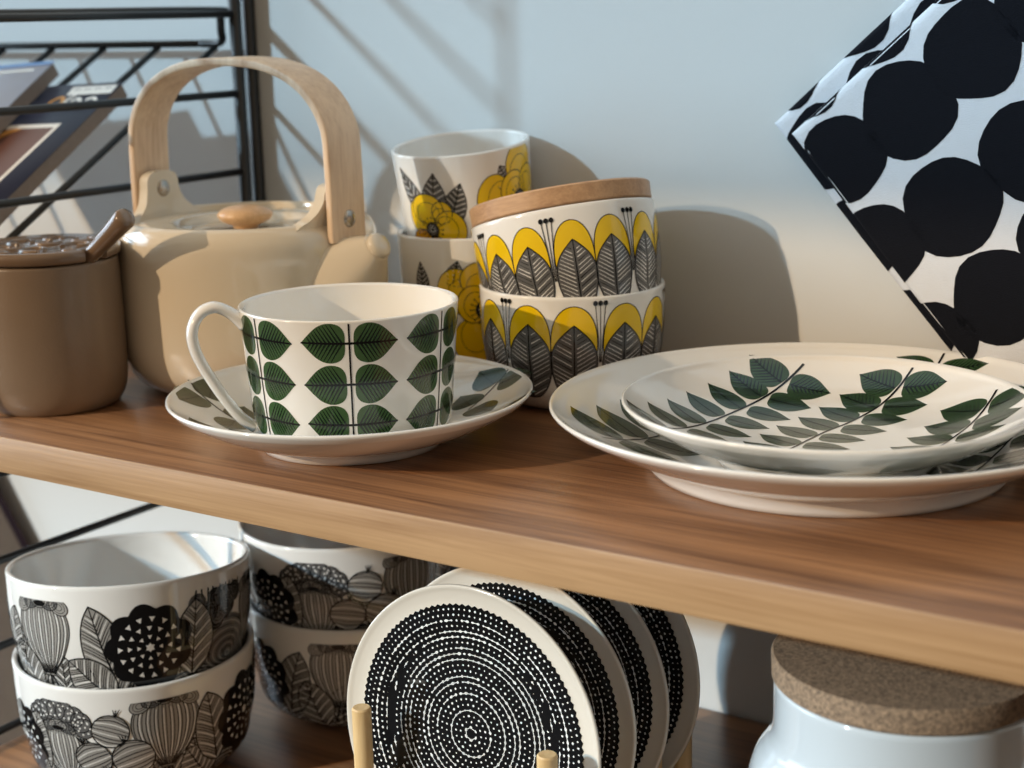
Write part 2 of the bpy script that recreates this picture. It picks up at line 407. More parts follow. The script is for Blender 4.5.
def bigleaf(A, bx, by, tx, ty, wid, layer=2):
    L_ = math.hypot(tx-bx, ty-by); ex, ey = (tx-bx)/L_, (ty-by)/L_; px, py = -ey, ex
    tab = catmull([(0, 0), (.06, .2), (.2, .4), (.45, .5), (.7, .42), (.88, .24), (1, 0)], 4)
    P = lambda a, b: (bx+ex*a*L_+px*b*wid, by+ey*a*L_+py*b*wid)
    out = [P(a, b) for a, b in tab]+[P(a, -b) for a, b in tab][::-1][1:-1]
    A.poly(out, 'midgrey', layer); A.loop(out, .7, 'line', layer+1)
    for i in range(26):
        a0 = -.15+1.05*i/26
        for sg in (1, -1):
            pts = []
            for s_ in range(0, 54, 3):
                b = s_*.01; a = a0+b*.62-b*b*.3
                if a < .01 or b > interp(tab, a)*.97:
                    if pts: break
                    continue
                pts.append(P(a, sg*b))
            if len(pts) > 1: A.stroke(pts, rnd.uniform(.3, .65), 'line' if i % 4 else 'porcelain', layer+.5, .3)
    A.stroke([P(0, 0), P(.5, .03), P(1, 0)], 1.1, 'ink', layer+1, .5)
def blackflower(A, cx, cy, r, layer=4):
    pts = []
    for i in range(96):
        a = 2*PI*i/96; k = abs(math.sin(a*4.5)); pts.append((cx+r*(.86+.14*k)*math.cos(a), cy+r*(.86+.14*k)*math.sin(a)))
    A.poly(pts, 'ink', layer)
    for rr, n in ((.25, 8), (.45, 12), (.66, 15)):
        for i in range(n):
            a = 2*PI*(i+.5*(n % 2))/n; x, y = cx+r*rr*math.cos(a), cy+r*rr*math.sin(a); q = r*.035*(1+rr)
            A.poly([(x+q*1.3*math.cos(a+b), y+q*1.3*math.sin(a+b)) for b in (PI, PI/3, -PI/3)], 'porcelain', layer+1, True)
    A.poly([(cx+r*(.11 if i % 2 else .07)*math.cos(i*PI/6), cy+r*(.11 if i % 2 else .07)*math.sin(i*PI/6)) for i in range(12)], 'porcelain', layer+1, True)
def bush(A, cx, cy, w, h, layer=2):
    for i in range(14):
        a = rnd.uniform(0, 2*PI); rr = rnd.uniform(.3, 1); x, y = cx+.42*w*rr*math.cos(a), cy+.42*h*rr*math.sin(a)
        o = ell(x, y, w*.14, w*.14, n=14); A.poly(o, 'ink' if i % 3 else 'greyleaf', layer+i*.05)
        for q in (.45, .75): A.loop(ell(x, y, w*.14*q, w*.14*q, n=12), .3, 'greyleaf' if i % 3 else 'line', layer+1)
    for i in range(9):
        x = cx-w*.4+w*.8*i/8; A.stroke([(x, cy+h*.3), (x+rnd.uniform(-1.5, 1.5), cy+h*.55+rnd.uniform(0, 2))], 1.4, 'ink', layer+.9, .5)
def mound(A, cx, cy, w, h, layer=2):
    o = ell(cx, cy, w/2, h/2); A.poly(o, 'greyleaf', layer)
    for i in range(11):
        k = 1-i/11; A.loop(ell(cx+w*.04*i*.3, cy-h*.02*i, w/2*k, h/2*k, 0, 24), .55, 'line' if i % 2 else 'midgrey', layer+.5)
def cauli(A, cx, cy, w, h, layer=2):
    bulb(A, cx, cy-h*.12, w*.9, h*.7, layer)
    for i in range(9):
        a = PI*(.02+.96*i/8); x, y = cx+w*.42*math.cos(a), cy+h*.22+h*.2*math.sin(a)
        o = ell(x, y, w*.15, w*.15, n=14); A.poly(o, 'greyleaf', layer+3+.02*i); A.loop(o, .5, 'line', layer+3.3)
        for j in range(7): A.poly(ell(x+w*.09*math.cos(j*.9), y+w*.09*math.sin(j*.9), .5, .5, n=6), 'porcelain', layer+3.6, True)
def garden(A, kind):
    if kind == 0:      # upper bowl facing viewer
        seq = [('bulb', -48, 37, 32, 38), ('leaf', -8, 8, -21, 54), ('leaf', -12, 6, -34, 27), ('flower', 7, 32, 22), ('bush', 46, 45, 38, 22), ('mound', 49, 25, 44, 30), ('leaf', -60, 6, -68, 34), ('mound', 30, 10, 36, 14), ('leaf', 29, 14, 31, 52),
               ('bulb', 76, 36, 26, 34), ('leaf', 84, 10, 92, 50), ('flower', 112, 32, 19), ('bush', 138, 40, 30, 20), ('mound', 145, 22, 34, 24), ('bulb', 172, 34, 26, 34), ('leaf', -82, 12, -70, 50), ('flower', -98, 32, 19), ('bush', -125, 38, 28, 22), ('mound', -128, 22, 36, 22), ('leaf', -150, 12, -165, 50)]
    else:
        seq = [('cauli', -43, 33, 36, 44), ('onion', -15, 42, 9.2), ('onion', -25, 27, 9.6), ('onion', -5, 27, 10.6), ('bulb', 12, 38, 33, 38), ('leaf', 41, 14, 34, 53), ('leaf', 36, 6, 22, 26), ('flower', 62, 33, 22), ('mound', 44, 12, 40, 16), ('onion', -15, 11, 10), ('leaf', -62, 6, -72, 40),
               ('bulb', 88, 36, 28, 34), ('onion', 108, 34, 10), ('onion', 112, 16, 9), ('cauli', 132, 30, 30, 38), ('bush', 158, 36, 28, 20), ('mound', 160, 18, 30, 20), ('mound', -2, 8, 60, 10), ('flower', -72, 30, 19), ('leaf', -66, 10, -56, 48), ('bush', -100, 38, 28, 20), ('mound', -102, 20, 34, 24), ('bulb', -130, 34, 28, 34), ('onion', -152, 34, 10), ('onion', -160, 18, 9)]
    for i in range(-13, 14):
        u = i*14+3; bigleaf(A, u, 3, u+rnd.uniform(-8, 10), 28+rnd.uniform(0, 12), 17, layer=-1+.4*(i % 3)); onion(A, u+7, 13, 5.5, layer=-2)
    for i, s_ in enumerate(seq):
        k, a = s_[0], s_[1:]; L0 = 1+.7*(i % 3)*2
        if k == 'bulb': bulb(A, *a, layer=L0)
        if k == 'leaf': bigleaf(A, *a, 22, layer=L0+3)
        if k == 'flower': blackflower(A, *a, layer=9)
        if k == 'bush': bush(A, *a, layer=L0)
        if k == 'mound': mound(A, *a, layer=.5)
        if k == 'onion': onion(A, *a, layer=8, tilt=rnd.uniform(-.6, .6))
        if k == 'cauli': cauli(A, *a, layer=L0)

# ------------------------------------------------------------------ setting
WY = .266; SZ = 0.0; LZ = -.186; ST = .0173; XL = -.2125; LX = -.2163
bm = bmesh.new(); box(bm, (-2.6, WY, -1.25), (2.2, WY+.1, 1.3)); w = bm_obj('wall_back', bm, ['wall'], smooth=False); tag(w, kind='structure')
bm = bmesh.new(); box(bm, (-9, -4, -1.3), (6, WY+.1, -1.25)); w = bm_obj('floor', bm, ['floor'], smooth=False); tag(w, kind='structure')
def shelf(z, label):
    s = empty('wooden_shelf', (XL, 0, z-ST), label, 'shelf')
    bm = bmesh.new(); box(bm, (0, .0012, 0), (1.15, WY-.003, ST), bevel=.0006, seg=2); bm_obj('shelf_board', bm, ['shelf'], s, angle=.5)
    bm = bmesh.new(); box(bm, (0, 0, 0), (1.15, .0012, ST), bevel=.0005, seg=2); o = bm_obj('edge_band', bm, ['band'], s, angle=.5); o['label'] = 'lighter oak coloured front edge'
    return s
shelf(0, 'walnut brown upper shelf board carrying the teapot, teacup, mugs and leaf plates')
shelf(LZ, 'walnut brown lower shelf board under the black and white bowls and the plate rack')

# ladder
LYR = (.2622, .2506); LYF = (-.050,)
lad = empty('shelf_ladder', (LX, .25, -.46), 'black metal wire ladder upright holding the left ends of the shelves', 'shelf bracket')
rungs = [.0971+.0462*k for k in range(-12, 6)]
for y in LYR+LYF:
    bm = bmesh.new(); tube(bm, (0, y-.25, 0), (0, y-.25, .82), .0038 if y > 0 else .0026); bm_obj('upright', bm, ['black'], lad)
for z in rungs:
    if abs(z-SZ+.0087) < .012 or abs(z-LZ+.0087) < .008: pass
    bm = bmesh.new(); tube(bm, (0, LYF[0]-.25, z+.46), (0, LYR[1]-.25, z+.46), .0022); bm_obj('rung', bm, ['black'], lad)

# magazine rack (hung on the left side of the ladder)
P0 = Vector((0, .252, .1705)); SV = Vector((0, -.866, -.5)); NV = Vector((0, -.5, .866))
rk = empty('magazine_rack', (LX-.006, .25, .17), 'black wire magazine rack with slanted wires hooked on the ladder', 'magazine rack')
def rel(v): return Vector(v)-Vector((LX-.006, .25, .17))
bm = bmesh.new(); pth = [(LX-.0062, -.05, .1915), (LX-.0062, .10, .1915), (LX-.0062, .238, .1915), (LX-.0066, .2445, .189), (LX-.0085, .2470, .180), (LX-.011, .250, .1745), (LX-.018, .252, .1725), (LX-.03, .252, .1725)]
sweep(bm, [rel(q) for q in catmull(pth, 6)], circ_sec(.0024, 10), up=Vector((1, .02, .3))); bm_obj('side_frame', bm, ['black'], rk)
bm = bmesh.new(); tube(bm, rel((LX-.03, .252, .1725)), rel((-.80, .252, .1725)), .0022); bm_obj('back_rail', bm, ['black'], rk)
bm = bmesh.new(); e = P0+SV*.30; tube(bm, rel((LX-.012, e.y, e.z)), rel((-.80, e.y, e.z)), .0022); bm_obj('front_rail', bm, ['black'], rk)
for k in range(12):
    x = -.2349-.048*k; a = P0+SV*0; b = P0+SV*.30
    bm = bmesh.new(); tube(bm, rel((x, a.y, a.z)), rel((x, b.y, b.z)), .0020, 10); bm_obj('wire', bm, ['black'], rk)
# magazines : local frame X = right, Y = down the slope, Z = normal
def magazine(x0, s0, w_, h_, t_, rotd, lift, label, deco):
    base = P0+SV*s0+NV*lift; base.x = x0
    R_ = Matrix((Vector((1, 0, 0)), SV, NV)).transposed()   # columns
    q = (R_.to_quaternion() @ Matrix.Rotation(rotd, 3, 'Z').to_quaternion()) if R_.determinant() > 0 else None
    if q is None:
        R_ = Matrix((Vector((1, 0, 0)), -SV, NV)).transposed(); q = R_.to_quaternion() @ Matrix.Rotation(rotd, 3, 'Z').to_quaternion()
    o = empty('magazine', base, label, 'magazine', 'magazines on the wire rack', rot=q)
    # local: x from -w_ to 0, y from -h_ to 0 (downwards), z 0..t
    bm = bmesh.new(); box(bm, (-w_+.001, -h_+.001, .0004), (-.0012, -.001, t_-.0004)); bm_obj('pages', bm, ['paper'], o, smooth=False)
    A = Art(); deco(A)
    def base_fn(bm): box(bm, (-w_, -h_, t_-.0004), (0, 0, t_))
    def fm(u, v): return Vector((u/1000, v/1000, t_)), Vector((0, 0, 1))
    decorated('cover', base_fn, deco.base, A, fm, 400, o, offset=.1e-3)
    return o
def deco_navy(A):
    q = A.poly
    q([(-16, -42), (-90, -42), (-90, -190), (-22, -190)], 'magwhite', 1); q([(-19, -46), (-90, -46), (-90, -190), (-25, -190)], 'maroon', 2)
    q([(-44, -46), (-54, -46), (-90, -90), (-90, -70)], 'magorange', 3)
    q([(-2, -3), (-37, -3), (-36, -12), (-1, -12)], 'magwhite', 1)
    for i in range(4): A.stroke([(-4-i*8, -6), (-10-i*8, -6)], .8, 'navy', 2)
    # curling title letters
    A.stroke(catmull([(-42, -26), (-43, -18), (-38, -14), (-34, -18), (-35, -26)], 5), 2.6, 'magorange', 2)
    A.stroke(catmull([(-31, -27), (-31, -17), (-27, -11), (-23, -8)], 5), 2.4, 'magwhite', 2)
    A.stroke(catmull([(-27, -25), (-22, -27), (-19, -21), (-23, -16), (-27, -19)], 5), 2.6, 'magwhite', 2)
    A.stroke(catmull([(-17, -26), (-11, -27), (-7, -21), (-11, -16), (-16, -18)], 5), 2.6, 'magwhite', 2)
deco_navy.base = 'navy'
def deco_blue(A):
    A.poly([(0, -4), (-100, -4), (-100, 0), (0, 0)], 'skyblue', 1)
    A.stroke([(-10, -9), (-45, -9)], 2.2, 'magwhite', 1)
    A.loop(ell(-34, -34, 8, 12), 3, 'magwhite', 1); A.stroke(catmull([(-50, -22), (-58, -30), (-52, -44)], 5), 3, 'magwhite', 1)
deco_blue.base = 'lightblue'
magazine(-.2565, .057, .15, .205, .0095, math.radians(5), .0026, 'magazine with navy cover, white framed brown picture, right one on the wire rack', deco_navy)
magazine(-.3150, .050, .15, .205, .0095, math.radians(7), .0126, 'magazine with pale blue cover at the left picture edge on the wire rack', deco_blue)

# hanging cloth in the next bay
def cloth():
    a = CAM+(Vector((-.4095, .2, -.1204))-CAM)*1.0845; d1 = Vector((.547, 0, -.837)); 
    bm = bmesh.new(); W, H = 40, 50; t = .003
    grid = []
    for i in range(W+1):
        row = []
        for j in range(H+1):
            u = -.30+.30*i/W; v = -.10+.50*j/H
            y = a.y+.0025*math.sin(u*40+v*9)
            p = a+d1*v+Vector((.837, 0, .547))*u; row.append(bm.verts.new((p.x-a.x, y-a.y, p.z-a.z)))
        grid.append(row)
    for i in range(W):
        for j in range(H):
            f = bm.faces.new((grid[i][j], grid[i+1][j], grid[i+1][j+1], grid[i][j+1]))
            f.material_index = 1 if i >= W-1 else (2 if j > 27 else 0)
    r = bmesh.ops.solidify(bm, geom=bm.faces[:], thickness=t)
    o = bm_obj('hanging_cloth', bm, ['linen', 'plum', 'tan'], None); o.location = a
    tag(o, 'grey brown hanging cloth with dark hem behind the ladder, lower left edge', 'cloth')
    A = Art(); 
    return o
cloth()

# ------------------------------------------------------------------ saucer, cup
def ceramic_plate_profile(R_, zrim, foot, zf, t=.0035, n=40):
    """closed profile from centre underside -> foot -> rim -> centre top"""
    under = [(0, .0022), (foot-.004, .0022), (foot-.003, .0004), (foot-.0015, 0), (foot, .0004), (foot+.0012, .0026)]
    pts = []
    for i in range(1, n+1):
        r = foot+.0012+(R_-.0022-foot-.0012)*i/n; k = i/n
        pts.append((r, max(.0026, zf(r)-t*(1-.35*k))))
    rim = [(R_-.0008, zrim-.0020), (R_, zrim-.0010), (R_-.0002, zrim-.0002), (R_-.0010, zrim+.0001), (R_-.0020, zf(R_-.0020))]
    top = [(r, zf(r)) for r in [(R_-.0022)*(1-i/n) for i in range(1, n)]]
    return under+pts+rim+top+[(0, zf(0))]
def zf_saucer(r): return .0050+.0190*(min(r, .0815)/.0815)**3
def zf_small(r): return .0045+.0205*(min(r, .0825)/.0825)**3.0
def zf_big(r): return .0058+.0222*max(0, (min(r, .1148)-.058)/.0568)**1.4
SC = (.0048, .0745)
A = Art(); W17 = 16
sprig(A, [(-79, -22), (-66, -24.5), (-44, -27)], [((-68, -26), (-64, -43)), ((-66, -22), (-78, -7)), ((-45, -28), (-36, -43)), ((-46, -24), (-56, -10))], W17)
sprig(A, [(38, 72), (37.4, 60), (37, 38)], [((36, 61), (20, 72)), ((39, 60), (54, 66)), ((35, 43), (22, 53)), ((39, 40), (55, 31))], W17)
for a in (100, 145, -20, -65, -115, 250-15):
    c, s = math.cos(math.radians(a)), math.sin(math.radians(a)); Q = lambda r, t: (r*c-t*s, r*s+t*c)
    if a in (250-15,): continue
    sprig(A, [Q(78, 0), Q(60, 1), Q(44, 0)], [(Q(64, 1.5), Q(70, 17)), (Q(64, -1.5), Q(70, -17)), (Q(47, 1.5), Q(53, 15)), (Q(47, -1.5), Q(53, -15))], 14)
leaf(A, 66, 24, 76, 36, 10, 'pgreen', 'pdark')
decorated_prof = ceramic_plate_profile(.0815, .024, .0415, zf_saucer)
sau = decorated('saucer', lambda bm: lathe(bm, decorated_prof, 160), 'porcelain', A, plate_map(zf_saucer), 4)
sau.location = (SC[0], SC[1], 0); tag(sau, 'white saucer with green leaf sprigs under the green leaf teacup', 'saucer')

CUPZ = .0066; CX = (.0058, .0745)
cup_outer = catmull([(.0390, .0), (.0415, .0006), (.0432, .003), (.0440, .007), (.0452, .018), (.0464, .032), (.0474, .045), (.0482, .0545), (.0484, .0568)], 5)
cup_prof = [(0, .0016), (.0365, .0016), (.0375, 0)]+cup_outer+[(.0482, .0574), (.0477, .0576), (.0472, .0571)]+[(r-.0026, z) for r, z in cup_outer[::-1] if z > .006]+[(.038, .0045), (.03, .0036), (0, .0034)]
A = Art()
th0 = az_to_cam(*CX); pitch = math.radians(55)
for k in range(-3, 4):
    if k == -3: continue
    u0 = k*pitch*46.5-.5
    A.stroke([(u0, 3.2), (u0, 30), (u0, 56.4)], .75, 'ink', 4)
    for j, v0 in enumerate((48.0, 30.2, 12.4)):
        for sg in (1, -1):
            leaf(A, u0+sg*1.8, v0, u0+sg*20.2, v0+rnd.uniform(-.5, .5), 17.0, veins=9, mid=1.0, vw=1.0, stem=.14)
cup = empty('teacup', (CX[0], CX[1], CUPZ), 'white teacup with rows of green leaves on the leaf patterned saucer', 'cup')
decorated('cup_body', lambda bm: lathe(bm, cup_prof, 144), 'porcelain', A, side_map(cup_outer, .0465, th0), 2.5, cup, clip=[((0, 2.2), (0, -1)), ((0, 56.6), (0, 1))])
hd = Vector((-.64, -.768, 0)).normalized()
bm = bmesh.new()
hp = [(.0462, .0508), (.0522, .0562), (.0590, .0590), (.0655, .0560), (.0688, .0485), (.0675, .0395), (.0630, .0295), (.0570, .0190), (.0505, .0095), (.0445, .0045)]
hp = catmull(hp, 6); n_ = len(hp)
sweep(bm, [hd*a+Vector((0, 0, b)) for a, b in hp], circ_sec(.0042, 20, .0026), up=hd.cross(Vector((0, 0, 1))), scales=[(1+.5*max(0, 1-i/8)**2+.15*max(0, (i-n_+8)/8), 1+.35*max(0, 1-i/8)**2) for i in range(n_)])
bm_obj('cup_handle', bm, ['porcelain'], cup)

# ------------------------------------------------------------------ plates on the right
A = Art()
def column(A, stem, ys, xoff, W_, drift=0.0, wid=17.5, L_=18.5, tilt=2):
    A.stroke(catmull(stem, 6), 1.1, 'ink', 3, .8)
    tab = sorted([(y, x) for x, y in stem])
    for y in ys:
        x = interp(tab, y)
        w_ = wid*(1.0 if y == ys[0] else .88 if y == ys[1] else .76)
        leaf(A, x-1.6, y-3.2, x-1.6-L_, y+tilt, w_, 'pgreen', 'pdark', veins=8, mid=.7, vw=.9)
        leaf(A, x+1.6, y-2.4, x+1.6+L_, y+tilt-1.5, w_, 'pgreen', 'pdark', veins=8, mid=.7, vw=.9)
column(A, [(-38, 67), (-42.5, 43), (-48.5, 10), (-51, -35), (-50, -60)], (55, 40, 24.5, 9, -7, -23, -40), 0, 0)
column(A, [(9, 78), (4.7, 56.5), (-2.5, 34), (-8, 12), (-10, -40), (-9, -78)], (69, 54, 41, 27.5, 13, -2, -17, -32, -48, -63), 0, 0)
column(A, [(52.5, 57), (50.5, 36), (46, 12), (43, -20), (42, -60)], (47, 32.5, 19, 5, -11, -27, -43), 0, 0)
SM = (.207, .1296); BG = (.2030, .1411)
prof = ceramic_plate_profile(.0825, .025, .045, zf_small)
pl = decorated('small_plate', lambda bm: lathe(bm, prof, 180), 'porcelain', A, plate_map(zf_small), 4)
pl.location = (SM[0], SM[1], .0070); tag(pl, 'smaller white plate with rows of green leaves, lying on the large leaf plate', 'plate')
A = Art()
column(A, [(-64, 76), (-68, 30), (-67, -20), (-69, -66)], (28, 8, -12, -32, -52), 0, 0, L_=26, wid=24, tilt=6)
column(A, [(12, 112), (10, 60), (6, -20), (4, -110)], (66, 20, 0, -20, -40, -60, -80, -98), 0, 0, L_=25, wid=23, tilt=4)
leaf(A, 14, 101, 35, 105, 13, 'pgreen', 'pdark', veins=8); leaf(A, 9, 102, -9, 107, 11, 'pgreen', 'pdark', veins=8)
column(A, [(70, 84), (66, 50), (64, 0), (66, -86)], (74, 54, 34, 14, -6, -26, -46, -66), 0, 0, L_=24, wid=23, tilt=4)
prof2 = ceramic_plate_profile(.1148, .028, .0735, zf_big)
pl = decorated('large_plate', lambda bm: lathe(bm, prof2, 220), 'porcelain', A, plate_map(zf_big), 4)
pl.location = (BG[0], BG[1], 0); tag(pl, 'large white plate with green leaves under the smaller plate on the upper shelf', 'plate')

# ------------------------------------------------------------------ bowls
def bowl_shape(R_, H, foot):
    outer = catmull([(foot, 0), (foot+.0035, .0008), (foot+(R_-foot)*.52, H*.075), (foot+(R_-foot)*.76, H*.18), (R_*.935, H*.32), (R_*.975, H*.5), (R_*.994, H*.75), (R_, H*.985)], 6)
    t = .0030
    inner = [(r-t, z) for r, z in outer[::-1] if z > H*.2]+[(foot*.95, H*.1), (foot*.6, H*.075), (0, H*.07)]
    prof = [(0, .0016), (foot-.003, .0016), (foot-.002, 0)]+outer+[(R_-.0003, H*.995), (R_-.0012, H), (R_-.0024, H*.993)]+inner
    return outer, prof
def tilt_quat(a_r, a_f):
    """lean the axis by a_r towards camera right and a_f away from the camera (horizontal dirs)"""
    r = Vector((RT.x, RT.y, 0)).normalized(); f = Vector((FW.x, FW.y, 0)).normalized()
    n = (Vector((0, 0, 1))+r*a_r+f*a_f).normalized(); return Vector((0, 0, 1)).rotation_difference(n)
# yellow petal bowls
YB = (.0477, .195); YR = .0454; YH = .0575
yo, yp = bowl_shape(YR, YH, .029)
def yellow_bowl(phase, nu, yt, label, loc, rot=None):
    A = Art(); petal_band(A, YR, yt, 8.5, phase, nu)
    f = side_map(yo, YR, az_to_cam(*YB))
    o = decorated('bowl', lambda bm: lathe(bm, yp, 128), 'porcelain', A, f, 3)
    o.location = loc
    if rot: o.rotation_mode = 'QUATERNION'; o.rotation_quaternion = rot
    tag(o, label, 'bowl', 'yellow petal bowls'); return o
yellow_bowl(-10.5, 6, 53.2, 'white bowl with yellow arched petals and hatched grey leaves, lower of the stacked pair', (YB[0], YB[1], 0))
q = tilt_quat(-.142, .225); nax = q @ Vector((0, 0, 1))
rc = Vector((YB[0]+nax.x*.030, YB[1]+nax.y*.030, .0895))          # rim centre of the upper bowl
ub = yellow_bowl(12.8, 7, 50.5, 'white bowl with yellow petals sitting tilted in another, closed by a wooden lid', rc-nax*YH, q)
bm = bmesh.new(); lathe(bm, [(0, .0002), (YR-.0018, .0002), (YR-.001, .0010), (YR-.0008, .0085), (YR-.0018, .0094), (0, .0095)], 128)
o = bm_obj('wooden_lid', bm, ['lidwood'], ub, angle=.6); o.location = (0, 0, YH+.0002); o['label'] = 'round light wooden lid'

# garden bowls below
GR = .0603; GH = .0635
go, gp = bowl_shape(GR, GH, .036)
def garden_bowl(kind, spin, label, loc, rot=None):
    A = Art(); garden(A, kind)
    f = side_map(go, GR, az_to_cam(loc[0], loc[1])+spin)
    o = decorated('bowl', lambda bm: lathe(bm, gp, 144), 'porcelain', A, f, 3, clip=[((0, 3), (0, -1)), ((0, 56), (0, 1))])
    o.location = loc
    if rot: o.rotation_mode = 'QUATERNION'; o.rotation_quaternion = rot
    tag(o, label, 'bowl', 'black and white garden bowls'); return o
G1 = Vector((-.1375, .0640, LZ))
garden_bowl(1, 0, 'white bowl with black line drawn onions and flowers, lower of the front left stack', G1)
q = tilt_quat(-.01, .105); n1 = q @ Vector((0, 0, 1)); rc1 = Vector((-.1375+n1.x*.04, .0640+n1.y*.04, -.0785))
garden_bowl(0, 0, 'white bowl with large black flower and ribbed bulb, top of the front left stack', rc1-n1*GH, q)
G2 = Vector((-.0855, .1795, LZ))
garden_bowl(0, .62, 'white garden print bowl in shade, lower of the rear stack behind the striped plates', G2)
q = tilt_quat(-.02, .0); n2 = q @ Vector((0, 0, 1))
garden_bowl(1, .35, 'white garden print bowl in shade, upper of the rear stack just under the shelf', Vector((-.0870, .1785, LZ+.108))-n2*GH, q)

# ------------------------------------------------------------------ mugs
MR = .0367; MH = .0745
mo = catmull([(.0262, 0), (.0285, .0010), (.0302, .004), (.0315, .010), (.0330, .022), (.0346, .040), (.0358, .058), (.0366, .0715), (.0367, .0735)], 5)
mp_ = [(0, .0016), (.0235, .0016), (.0245, 0)]+mo+[(.0366, .0741), (.0359, .0745), (.0350, .0741)]+[(r-.0026, z) for r, z in mo[::-1] if z > .008]+[(.026, .006), (0, .005)]
MC = Vector((-.0376, .2272, 0))
def mug(art, label, loc, rot=None):
    f = side_map(mo, MR, az_to_cam(MC.x, MC.y))
    o = decorated('mug', lambda bm: lathe(bm, mp_, 128), 'porcelain', art, f, 3, clip=[((0, 1), (0, -1)), ((0, 73), (0, 1))]); o.location = loc
    if rot: o.rotation_mode = 'QUATERNION'; o.rotation_quaternion = rot
    tag(o, label, 'mug', 'yellow flower mugs')
A = Art()
grey_leaf(A, -25, 44, -40, 68, 11); grey_leaf(A, -19, 42, -16, 66, 15); grey_leaf(A, -9, 40, -2, 60, 13)
grey_leaf(A, 26, 54, 20, 66, 12)
poppy(A, -21, 36, [(-9, 6, 6, 9, .2, 'yellow'), (-8, -8, 8, 8, .2, 'orange'), (2, -11, 9, 7, 0, 'orange'), (-2, 11, 10, 8, 0, 'yellow'), (7, 9, 6, 6, 0, 'yellow'), (11, 0, 9, 10, .3, 'yellow')], 4.2)
poppy(A, 33, 47, [(-17, 2, 10, 13, -.1, 'yellow'), (2, 17, 11, 12, 0, 'yellow'), (9, -10, 10, 9, 0, 'orange'), (-3, -14, 9, 8, 0, 'orange'), (-4, 5, 9, 10, -.1, 'yellow'), (9, 6, 9, 10, .2, 'yellow')], 4.4)
poppy(A, 90, 34, [(-10, 4, 9, 10, 0, 'yellow'), (4, 11, 10, 9, 0, 'yellow'), (8, -6, 9, 9, 0, 'orange')], 4.2)
q = tilt_quat(-.078, -.10); nm_ = q @ Vector((0, 0, 1)); rcm = Vector((-.0392, .2265, .1205))
mugA = A
A = Art()
grey_leaf(A, -8, 50, -5, 63, 10); grey_leaf(A, 14, 16, 20, 4, 9); grey_leaf(A, -26, 44, -27, 62, 9); grey_leaf(A, 30, 44, 36, 58, 10)
poppy(A, 9, 37, [(-15, 10, 11, 12, .1, 'yellow'), (-6, -17, 12, 13, 0, 'yellow'), (6, -8, 8, 9, 0, 'yellow'), (-3, 16, 10, 9, 0, 'yellow'), (12, 8, 10, 11, 0, 'yellow'), (-6, 3, 9, 10, 0, 'yellow')], 5.0)
poppy(A, 72, 40, [(-10, 4, 9, 10, 0, 'yellow'), (4, 11, 10, 9, 0, 'yellow'), (8, -6, 9, 9, 0, 'orange')], 4.2)
mug(A, 'white mug with yellow poppy, lower of the stacked pair behind the teacup', MC)
mug(mugA, 'white mug with two yellow flowers and grey leaves, top of the mug stack', rcm-nm_*MH, q)

# ------------------------------------------------------------------ teapot
TP = Vector((-.1233, .1506, 0))
tp = empty('teapot', TP+Vector((-.0008, 0, 0)), 'cream ceramic teapot with bent wooden arch handle and small wooden knob', 'teapot')
bprof = catmull([(.049, .0005), (.0525, .0), (.0585, .0035), (.0635, .0105), (.0661, .020), (.0668, .032), (.0668, .060), (.0666, .074), (.0655, .0805), (.0630, .0848), (.0604, .0868), (.0590, .0868), (.0583, .0855)], 5); bprof = [(r*(1+.022*max(0, min(1, (r-.056)/.008))), z) for r, z in bprof]
prof = [(0, .003), (.046, .003)]+bprof+[(.0580, .0805), (.054, .0795), (.053, .076), (.060, .07), (.0625, .05), (.0625, .02), (.055, .008), (0, .006)]
bm = bmesh.new(); lathe(bm, prof, 144); bm_obj('teapot_body', bm, ['cream'], tp)
bm = bmesh.new(); lathe(bm, [(0, .0775), (.030, .0775), (.0545, .0798), (.0568, .0806), (.0574, .0822), (.0568, .0838), (.0550, .0843), (.040, .0843), (.0368, .0838), (.0345, .0815), (.0325, .0803), (.030, .0799), (0, .0799)], 128); lid = bm_obj('teapot_lid', bm, ['cream'], tp)
bm = bmesh.new(); lathe(bm, catmull([(0, .0801), (.006, .0801), (.0070, .0815), (.0115, .0835), (.0142, .0862), (.0138, .0885), (.0105, .0906), (.005, .0918), (0, .0920)], 4), 64); bm_obj('knob', bm, ['knob'], lid)
